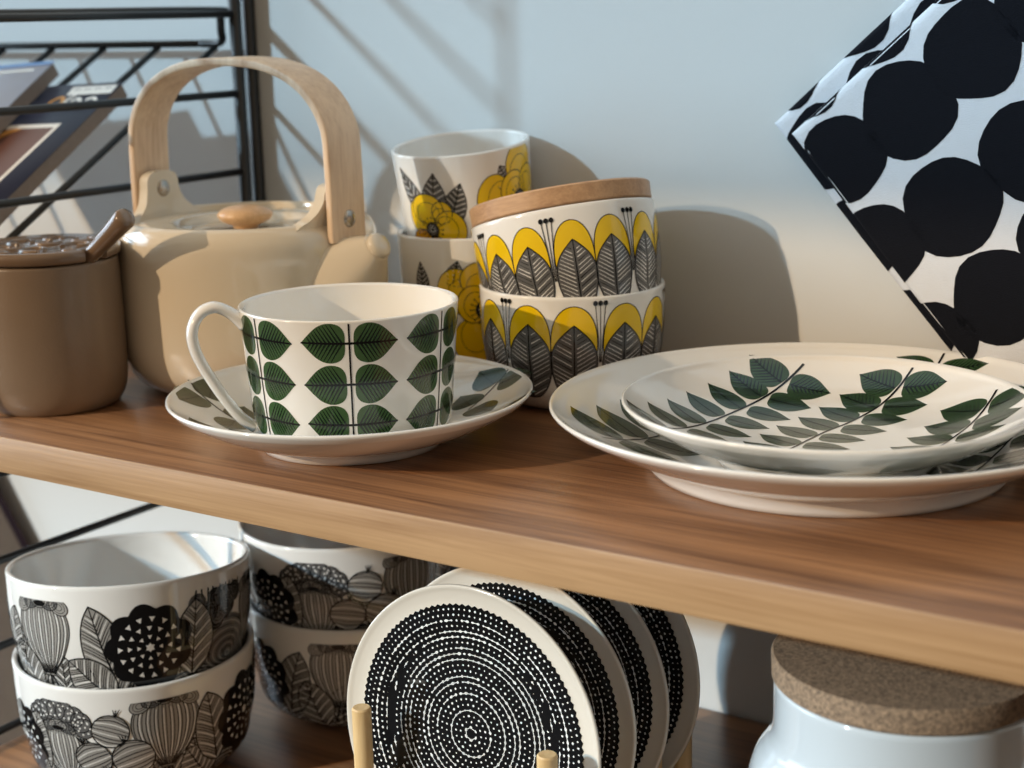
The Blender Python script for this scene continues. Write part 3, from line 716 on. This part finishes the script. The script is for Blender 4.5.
for sg in (-1, 1):
    # lug: flared tab
    bm = bmesh.new(); half = catmull([(.030, .078), (.0225, .0845), (.0150, .0905), (.0118, .0975), (.0112, .1030), (.0090, .1062), (.0045, .1078), (0, .1080)], 5)
    if sg > 0: half = catmull([(.034, .076), (.0270, .0850), (.0185, .0900), (.0135, .0960), (.0115, .1015), (.0095, .1048), (.0045, .1062), (0, .1064)], 5)
    out = half+[(-a, b) for a, b in half[::-1][1:]]
    def bend(y, z, off):   # follow the round body low down, straight further up
        r = .0615+off; k = max(0, min(1, (z-.090)/.008)); x = math.sqrt(max(0, r*r-y*y)); return sg*(x*(1-k)+k*(r)), y, z
    fr = [bm.verts.new(bend(a, b, .0030)) for a, b in out]; bk = [bm.verts.new(bend(a, b, -.0030)) for a, b in out]
    m_ = len(out); mid_f = [bm.verts.new(bend(0, out[i][1], .0030)) for i in range(m_)]; mid_b = [bm.verts.new(bend(0, out[i][1], -.0030)) for i in range(m_)]
    for i in range(m_-1):
        bm.faces.new((fr[i], fr[i+1], bk[i+1], bk[i]))
        bm.faces.new((fr[i], mid_f[i], mid_f[i+1], fr[i+1])); bm.faces.new((bk[i], bk[i+1], mid_b[i+1], mid_b[i]))
    bm.faces.new((fr[0], bk[0], mid_b[0], mid_f[0])); bm.faces.new((fr[-1], mid_f[-1], mid_b[-1], bk[-1]))
    bmesh.ops.remove_doubles(bm, verts=bm.verts, dist=1e-6)
    o = bm_obj('handle_lug', bm, ['cream'], tp, angle=.9)
    bv = o.modifiers.new('bevel', 'BEVEL'); bv.width = .0018; bv.segments = 3; bv.limit_method = 'ANGLE'; bv.angle_limit = .9
# spout
bm = bmesh.new()
sp = [(.050, .0520), (.058, .0550), (.066, .0595), (.074, .0655), (.081, .0710), (.0865, .0752)]
sc_ = [(1.28, 1.5), (1.22, 1.36), (1.06, 1.12), (.80, .84), (.50, .56), (.28, .33)]
sweep(bm, [(a, 0, b) for a, b in catmull(sp, 4)], [(.0215*math.copysign(abs(math.cos(t))**.72, math.cos(t)), .0205*math.copysign(abs(math.sin(t))**.72, math.sin(t))) for t in [2*PI*i/40 for i in range(40)]], up=Vector((0, 1, 0)), scales=catmull(sc_, 4))
sweep(bm, [Vector((.0855, 0, .0744)), Vector((.0865, 0, .0751)), Vector((.0885, 0, .0765)), Vector((.0897, 0, .0773)), Vector((.0900, 0, .0775))], circ_sec(.0066, 24), scales=[(.8, .8), (1.0, 1.0), (1.04, 1.04), (.85, .85), (.35, .35)])
bm_obj('spout', bm, ['cream'], tp)
# handle strap
bm = bmesh.new(); Rr = .0678; pts = [(-Rr, .0835), (-Rr, .100), (-Rr*.995, .116)]
for i in range(1, 16):
    a = PI*i/16; c_, s_ = math.cos(a), math.sin(a)
    pts.append((-Rr*math.copysign(abs(c_)**.82, c_), .118+.0475*s_**.86))
pts += [(Rr*.995, .116), (Rr, .100), (Rr, .0775)]
sweep(bm, [Vector((a, 0, b)) for a, b in catmull(pts, 4)], rrect_sec(.026, .0042, .0012), up=Vector((0, 1, 0)))
st = bm_obj('handle', bm, ['handle'], tp, angle=.8); st['label'] = 'bent pale wood strap'
def rivet(x0, x1, y, z):
    bm = bmesh.new(); s = 1 if x1 > x0 else -1
    sweep(bm, [Vector((x0, y, z)), Vector((x1-s*.0012, y, z)), Vector((x1-s*.0004, y, z)), Vector((x1, y, z))], circ_sec(.0044, 24), scales=[(1, 1), (1, 1), (.8, .8), (.25, .25)]); bm_obj('rivet', bm, ['steel'], tp)
rivet(-.063, -.0570, 0, .0985); rivet(.067, .0714, 0, .0885)

# ------------------------------------------------------------------ sugar pot with lid and spoon
SP = Vector((-.1750, .0595, 0)); PR = .0366
pot = empty('sugar_pot', SP, 'brown stoneware sugar pot with patterned lid beside the cream teapot', 'pot')
bprof = catmull([(.028, .0008), (.0292, 0), (.0315, .0010), (.0345, .0055), (.0360, .012), (.0366, .022), (.0366, .050), (.0362, .068), (.0360, .0725)], 5)
bm = bmesh.new(); lathe(bm, [(0, .002), (.026, .002)]+bprof+[(.0357, .0735), (.0345, .0740), (.0335, .0732), (.0333, .05), (.0333, .012), (.028, .006), (0, .005)], 128); bm_obj('pot_body', bm, ['brown'], pot)
bm = bmesh.new(); n_ = 120; sa = math.radians(2)   # spoon notch direction
ring = []
for i in range(n_):
    a = 2*PI*i/n_; d = abs((a-sa+PI) % (2*PI)-PI); r = .0378
    if d < .17: r = .0378-.0062*math.sqrt(max(0, 1-(d/.17)**2))
    ring.append((a, r))
def lid_ring(dr, z): return [bm.verts.new(((r+dr)*math.cos(a), (r+dr)*math.sin(a), z)) for a, r in ring]
rs = [lid_ring(-.003, .0743), lid_ring(-.0008, .0748), lid_ring(0, .0760), lid_ring(0, .0790), lid_ring(-.0008, .0803), lid_ring(-.0022, .0808)]
for a_, b_ in zip(rs, rs[1:]):
    for i in range(n_): bm.faces.new((a_[i], a_[(i+1) % n_], b_[(i+1) % n_], b_[i]))
bm.faces.new(rs[0][::-1])
prev = rs[-1]
for k, z in ((.85, .0797), (.5, .0796), (.2, .0796)):
    cur = [bm.verts.new(((r-.0022)*k*math.cos(a), (r-.0022)*k*math.sin(a), z)) for a, r in ring]
    for i in range(n_): bm.faces.new((prev[i], prev[(i+1) % n_], cur[(i+1) % n_], cur[i]))
    prev = cur
c0 = bm.verts.new((0, 0, .0796))
for i in range(n_): bm.faces.new((prev[i], prev[(i+1) % n_], c0))
# embossed swirls
for (cx, cy, r, a0, a1) in ((.010, -.012, .009, 0, 320), (-.008, -.016, .008, 40, 360), (.016, .010, .009, -60, 250), (-.004, .006, .007, 100, 420), (-.018, .004, .009, 0, 300), (.003, .022, .008, 160, 470), (-.014, .021, .007, 0, 300), (.027, -.006, .004, 0, 360), (.004, -.027, .004, 0, 360)):
    pth = [Vector((cx+r*(.35+.65*t)*math.cos(math.radians(a0+(a1-a0)*t)), cy+r*(.35+.65*t)*math.sin(math.radians(a0+(a1-a0)*t)), .0796)) for t in [i/18 for i in range(19)]]
    sweep(bm, pth, circ_sec(.0013, 8), up=Vector((0, 0, 1)))
    lathe_c = [(0, .0812), (.0012, .0809), (.002, .0802), (.0022, .0794)]
    vs = []
bm_obj('pot_lid', bm, ['brownlid'], pot, angle=1.0)
# spoon
so = Vector((SP.x+.0385, SP.y+.0005, .0805)); sd = Vector((.80, 0, .60)).normalized()
spn = empty('spoon', so, 'brown ceramic spoon sticking out of the sugar pot lid notch', 'spoon')
bm = bmesh.new(); ts = [-.060, -.045, -.020, 0, .008, .015, .0190, .0230, .0262, .0278, .0283]; rr = [.0024, .0028, .0036, .0042, .0045, .0047, .0050, .0053, .0053, .0044, .0018]
sweep(bm, [sd*t for t in ts], circ_sec(1, 20), scales=[(r, r) for r in rr]); bm_obj('spoon_handle', bm, ['brownlid'], spn)
bm = bmesh.new(); bmesh.ops.create_uvsphere(bm, u_segments=24, v_segments=12, radius=1)
for v in bm.verts: v.co = Vector((v.co.x*.0075, v.co.y*.0062, (v.co.z if v.co.z < 0 else -v.co.z*.6)*.004))
bmesh.ops.translate(bm, verts=bm.verts, vec=sd*-.064); bm_obj('spoon_bowl', bm, ['brownlid'], spn)

# ------------------------------------------------------------------ plate rack with four plates
PXC, PYC, PRR = .0843, .0440, .0655; DY = .0292; TAU = math.radians(5)
rack = empty('plate_rack', (PXC, .09, LZ), 'pale wooden dowel rack holding the black dotted plates', 'plate rack')
PX = (.0408, .1350)
for x in PX:
    bm = bmesh.new(); box(bm, (x-PXC-.009, -.078, 0), (x-PXC+.009, .082, .0085), bevel=.001); bm_obj('rail', bm, ['peg'], rack, angle=.5)
for y in (-.070, .073):
    bm = bmesh.new(); box(bm, (PX[0]-PXC+.0092, y-.006, .0010), (PX[1]-PXC-.0092, y+.006, .0082), bevel=.001); bm_obj('cross_bar', bm, ['peg'], rack, angle=.5)
for k in range(5):
    y = .0280+DY*k-.09
    for x in PX:
        if k > 4 and x < .1: continue
        top = .0855 if x > .1 else .0835
        if k == 5: top = .07
        bm = bmesh.new(); lathe(bm, [(0, .008), (.0042, .008), (.0042, top-.0008), (.0036, top), (0, top)], 24); bm_obj('peg', bm, ['peg'], rack, angle=.6, loc=(x-PXC, y, 0))
def zf_dot(r):
    k = max(0, min(1, (r-.040)/.012)); return .0082+.0016*k*k*(3-2*k)+.0019*max(0, (min(r, PRR)-.0575)/.008)**1.3
dprof = ceramic_plate_profile(PRR, .0117, .040, zf_dot, t=.0035)
A = Art(); R0 = 56.6
pts = []
for i in range(440): a = 2*PI*i/440; pts.append(((R0+.45*math.cos(110*a))*math.cos(a), (R0+.45*math.cos(110*a))*math.sin(a)))
A.poly(pts, 'ink', 1)
rings = 23; rs_ = random.Random(3)
for k in range(1, rings):
    r = R0*(k+.15)/rings; n = max(5, int(round(2*PI*r/2.75))); br = rs_.random() < .5; ph = rs_.random()
    for i in range(n):
        a = 2*PI*(i+ph)/n; sz = rs_.uniform(.42, .72)*(1.0 if br else .82); x, y = r*math.cos(a), r*math.sin(a)
        el_ = rs_.uniform(1.0, 1.9) if br else rs_.uniform(.8, 1.3)
        c, s = math.cos(a), math.sin(a)
        A.poly([(x+c*sz*p-s*sz*el_*t, y+s*sz*p+c*sz*el_*t) for p, t in ((-1, 0), (-.35, -.85), (.5, -.8), (1, 0), (.35, .85), (-.5, .8))], 'porcelain', 2, True)
        if br and rs_.random() < .75:
            a2 = a+2*PI/n; A.stroke([(x, y), ((r+rs_.uniform(-.2, .2))*math.cos(a2), (r+rs_.uniform(-.2, .2))*math.sin(a2))], .32, 'porcelain', 2)
dot0 = None
names = ['white rimmed black plate with rings of white dots, frontmost in the rack', 'black dotted plate with white rim, second in the rack behind the front one', 'black dotted plate with white rim, third from the front in the rack', 'black dotted plate with white rim, last and furthest right in the rack']
for k in range(4):
    if k == 0:
        o = decorated('dotted_plate', lambda bm: lathe(bm, dprof, 160), 'bone', A, plate_map(zf_dot), 5, offset=.09e-3); dot0 = o
    else:
        o = dot0.copy(); COL.objects.link(o)
    zc = LZ+.0087+PRR*math.cos(TAU); Rm = Matrix.Rotation(PI/2-TAU, 3, 'X')     # local z -> -y, leaning back
    spin = Matrix.Rotation(k*1.3, 3, 'Z'); rim = Vector((PXC, PYC+DY*k, zc)); ax = Rm @ Vector((0, 0, 1))
    o.rotation_mode = 'QUATERNION'; o.rotation_quaternion = (Rm @ spin).to_quaternion(); o.location = rim-ax*.0117
    tag(o, names[k], 'plate', 'black dotted plates in the rack')

# ------------------------------------------------------------------ jar with cork lid
JC = Vector((.2651, .0689, LZ))
jar = empty('storage_jar', JC, 'white glossy ceramic jar with thick cork lid under the shelf at lower right', 'jar')
bprof = catmull([(.046, 0), (.052, .002), (.0565, .010), (.0580, .025), (.0580, .072), (.0572, .086), (.0548, .0965), (.0510, .1030), (.0485, .1075), (.0474, .1140), (.0474, .1300)], 6)
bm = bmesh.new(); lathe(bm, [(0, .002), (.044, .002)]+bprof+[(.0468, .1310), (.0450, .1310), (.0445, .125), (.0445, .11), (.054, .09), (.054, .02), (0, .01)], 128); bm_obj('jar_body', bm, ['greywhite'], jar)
bm = bmesh.new(); lathe(bm, [(0, .1312), (.0474, .1312), (.0483, .1320), (.0485, .1400), (.0479, .1410), (0, .1411)], 128); o = bm_obj('cork_lid', bm, ['cork'], jar, angle=.6); o['label'] = 'thick pressed cork lid'

# ------------------------------------------------------------------ folded black and white towel standing on its corner
e1 = Vector((.659, 0, -.752)); e2 = Vector((.752, 0, .659)); S_ = .169
stones = [(28.5, 90.5, 21.2), (29, 51.3, 21.8), (26.4, 13.1, 20), (31.7, 128, 20.5), (28, 165, 20), (78.7, 83.3, 21.9), (76.3, 40.1, 21.9), (70.3, 2.0, 19.7), (82, 127, 21), (80, 168, 20), (122, 31.8, 21.4), (118, 72, 20.5), (120.5, -6, 19), (124, 112, 20), (126, 152, 20), (160, 44, 20.5), (166, 6, 19), (163, 86, 20), (165, 128, 20), (-14, 20, 17), (-14, 62, 20), (-12, 108, 20), (-14, 150, 20)]
def towel_layer(thick, yb, grow, parent, seed, nm):
    rs = random.Random(seed); A = Art()
    for (a, b, r) in stones:
        pts = []; ph = rs.random()*6
        for i in range(26):
            t = 2*PI*i/26; rr = r*1.03*(1+.035*math.sin(3*t+ph)+.025*math.sin(5*t+2*ph)); pts.append((a+rr*math.cos(t), b+rr*1.02*math.sin(t)))
        A.poly(pts, 'towelblack', 1)
    h = thick/2
    def prof(w):       # rounded fold along both low edges: w = distance from the edge in m
        return w
    def wave(a, b): return .0016*math.sin(a*38+seed)*math.sin(b*30+1.3*seed)
    def fm(u, v):
        a, b = u/1000, v/1000; L_ = PI*h/2
        pa, na, ya = a, 0, 0
        # wrap around the edge b = 0 (fold facing lower left) and a = 0 (upper left)
        fb = 0; ny = -1
        A_, B_ = a, b; dy = 0; n = Vector((0, -1, 0))
        if b < h:
            t = min((h-b)/h, PI); B_ = h-h*math.sin(min(t, PI)) ; dy = h-h*math.cos(min(t, PI)); n = (Vector((0, -1, 0))*math.cos(t)-e2*math.sin(t))
        if a < h:
            t = min((h-a)/h, PI); A_ = h-h*math.sin(t); dy = max(dy, h-h*math.cos(t)); n = (n*math.cos(t)-e1*math.sin(t)).normalized() if t > 0 else n
        p = e1*A_+e2*B_+Vector((0, yb-thick+dy+wave(a, b), 0))
        return p, n.normalized()
    def base_fn(bm):
        st = .0025; k0 = -PI*h+h; N_ = int((S_+grow-k0)/st)
        g = []
        for i in range(N_+1):
            row = []
            for j in range(N_+1):
                a = (k0+(S_+grow-k0)*i/N_)*1000; b = (k0+(S_+grow-k0)*j/N_)*1000; row.append(bm.verts.new(fm(a, b)[0]))
            g.append(row)
        for i in range(N_):
            for j in range(N_): bm.faces.new((g[i][j], g[i+1][j], g[i+1][j+1], g[i][j+1]))
        # back
        bv = [bm.verts.new(e1*a+e2*b+Vector((0, yb, 0))) for a, b in ((h, h), (S_+grow, h), (S_+grow, S_+grow), (h, S_+grow))]
        bm.faces.new(bv)
        for i in range(2): pass
        ed = [g[N_][j] for j in range(N_+1)]
        bm.faces.new([g[N_][0], *ed[1:], bv[2], bv[1]]); bm.faces.new([g[i][N_] for i in range(N_+1)]+[bv[2], bv[3]])
    k0 = (-PI*h+h)*1000+.2; k1 = (S_+grow)*1000-.1
    return decorated(nm, base_fn, 'towelwhite', A, fm, 2.5, parent, clip=[((k0, 0), (-1, 0)), ((0, k0), (0, -1)), ((k1, 0), (1, 0)), ((0, k1), (0, 1))], offset=.12e-3)
tw = empty('folded_towel', (.1365, 0, .1268), 'white cloth with big black stone dots, folded square leaning on its corner against the wall', 'towel')
towel_layer(.0055, .2555, 0, tw, 1, 'front_fold')
bk_ = towel_layer(.0050, .2620, 0, tw, 2, 'back_fold'); bk_.location = e1*-.0110+e2*-.0060

# ------------------------------------------------------------------ light
HW = bmesh.new(); box(HW, (-9, -2.41, 1.168), (6, -2.40, 1.348)); hd_ = bm_obj('shade_bar_1', HW, ['wall'], smooth=False); tag(hd_, kind='structure')   # unseen bar, added and sized to cut sunlight high and blue light low
def sun(name, az_dir, el, energy, col, ang):
    l = bpy.data.lights.new(name, 'SUN'); l.energy = energy; l.color = col; l.angle = math.radians(ang)
    o = bpy.data.objects.new(name, l); COL.objects.link(o)
    d = Vector((az_dir[0], az_dir[1], 0)).normalized()*math.cos(el)+Vector((0, 0, -math.sin(el)))
    o.rotation_mode = 'QUATERNION'; o.rotation_quaternion = d.to_track_quat('-Z', 'Y'); return o
sun('sunlight', (.485, .875), math.radians(19.5), 2.1, (1, .74, .48), .6)
sun('sky_reflection', (.5, .87), math.radians(22.4), 2.4, (.52, .80, 1), 2.4)
wd = bpy.data.worlds.new('world'); scene.world = wd; wd.use_nodes = True; nt = wd.node_tree; N, L = nt.nodes, nt.links
bg = N['Background']; tc = N.new('ShaderNodeTexCoord'); sx = N.new('ShaderNodeSeparateXYZ'); L.new(tc.outputs['Generated'], sx.inputs[0])
cr = N.new('ShaderNodeValToRGB'); cr.color_ramp.elements[0].position = .42; cr.color_ramp.elements[0].color = (.06, .047, .035, 1)
cr.color_ramp.elements[1].position = .70; cr.color_ramp.elements[1].color = (.54, .43, .31, 1)
e_ = cr.color_ramp.elements.new(.52); e_.color = (.13, .13, .13, 1)
mr = N.new('ShaderNodeMath'); mr.operation = 'MULTIPLY_ADD'; mr.inputs[1].default_value = .5; mr.inputs[2].default_value = .5; L.new(sx.outputs['Z'], mr.inputs[0]); L.new(mr.outputs[0], cr.inputs['Fac'])
# the bright side window on the left
dp = N.new('ShaderNodeVectorMath'); dp.operation = 'DOT_PRODUCT'; wv = Vector((-.965, -.16, .22)).normalized(); dp.inputs[1].default_value = wv; L.new(tc.outputs['Generated'], dp.inputs[0])
c2 = N.new('ShaderNodeValToRGB'); c2.color_ramp.elements[0].position = .90; c2.color_ramp.elements[0].color = (0, 0, 0, 1); c2.color_ramp.elements[1].position = .925; c2.color_ramp.elements[1].color = (4.0, 5.2, 6.3, 1)
L.new(dp.outputs['Value'], c2.inputs['Fac'])
mx = N.new('ShaderNodeMix'); mx.data_type = 'RGBA'; mx.blend_type = 'ADD'; mx.inputs[0].default_value = 1; L.new(cr.outputs['Color'], mx.inputs[6]); L.new(c2.outputs['Color'], mx.inputs[7])
L.new(mx.outputs[2], bg.inputs['Color']); bg.inputs['Strength'].default_value = 1.0
vs = scene.view_settings; scene.display_settings.display_device = 'sRGB'
vs.view_transform = 'Standard'; vs.look = 'None'; vs.gamma = 1; vs.exposure = 0; vs.use_curve_mapping = False
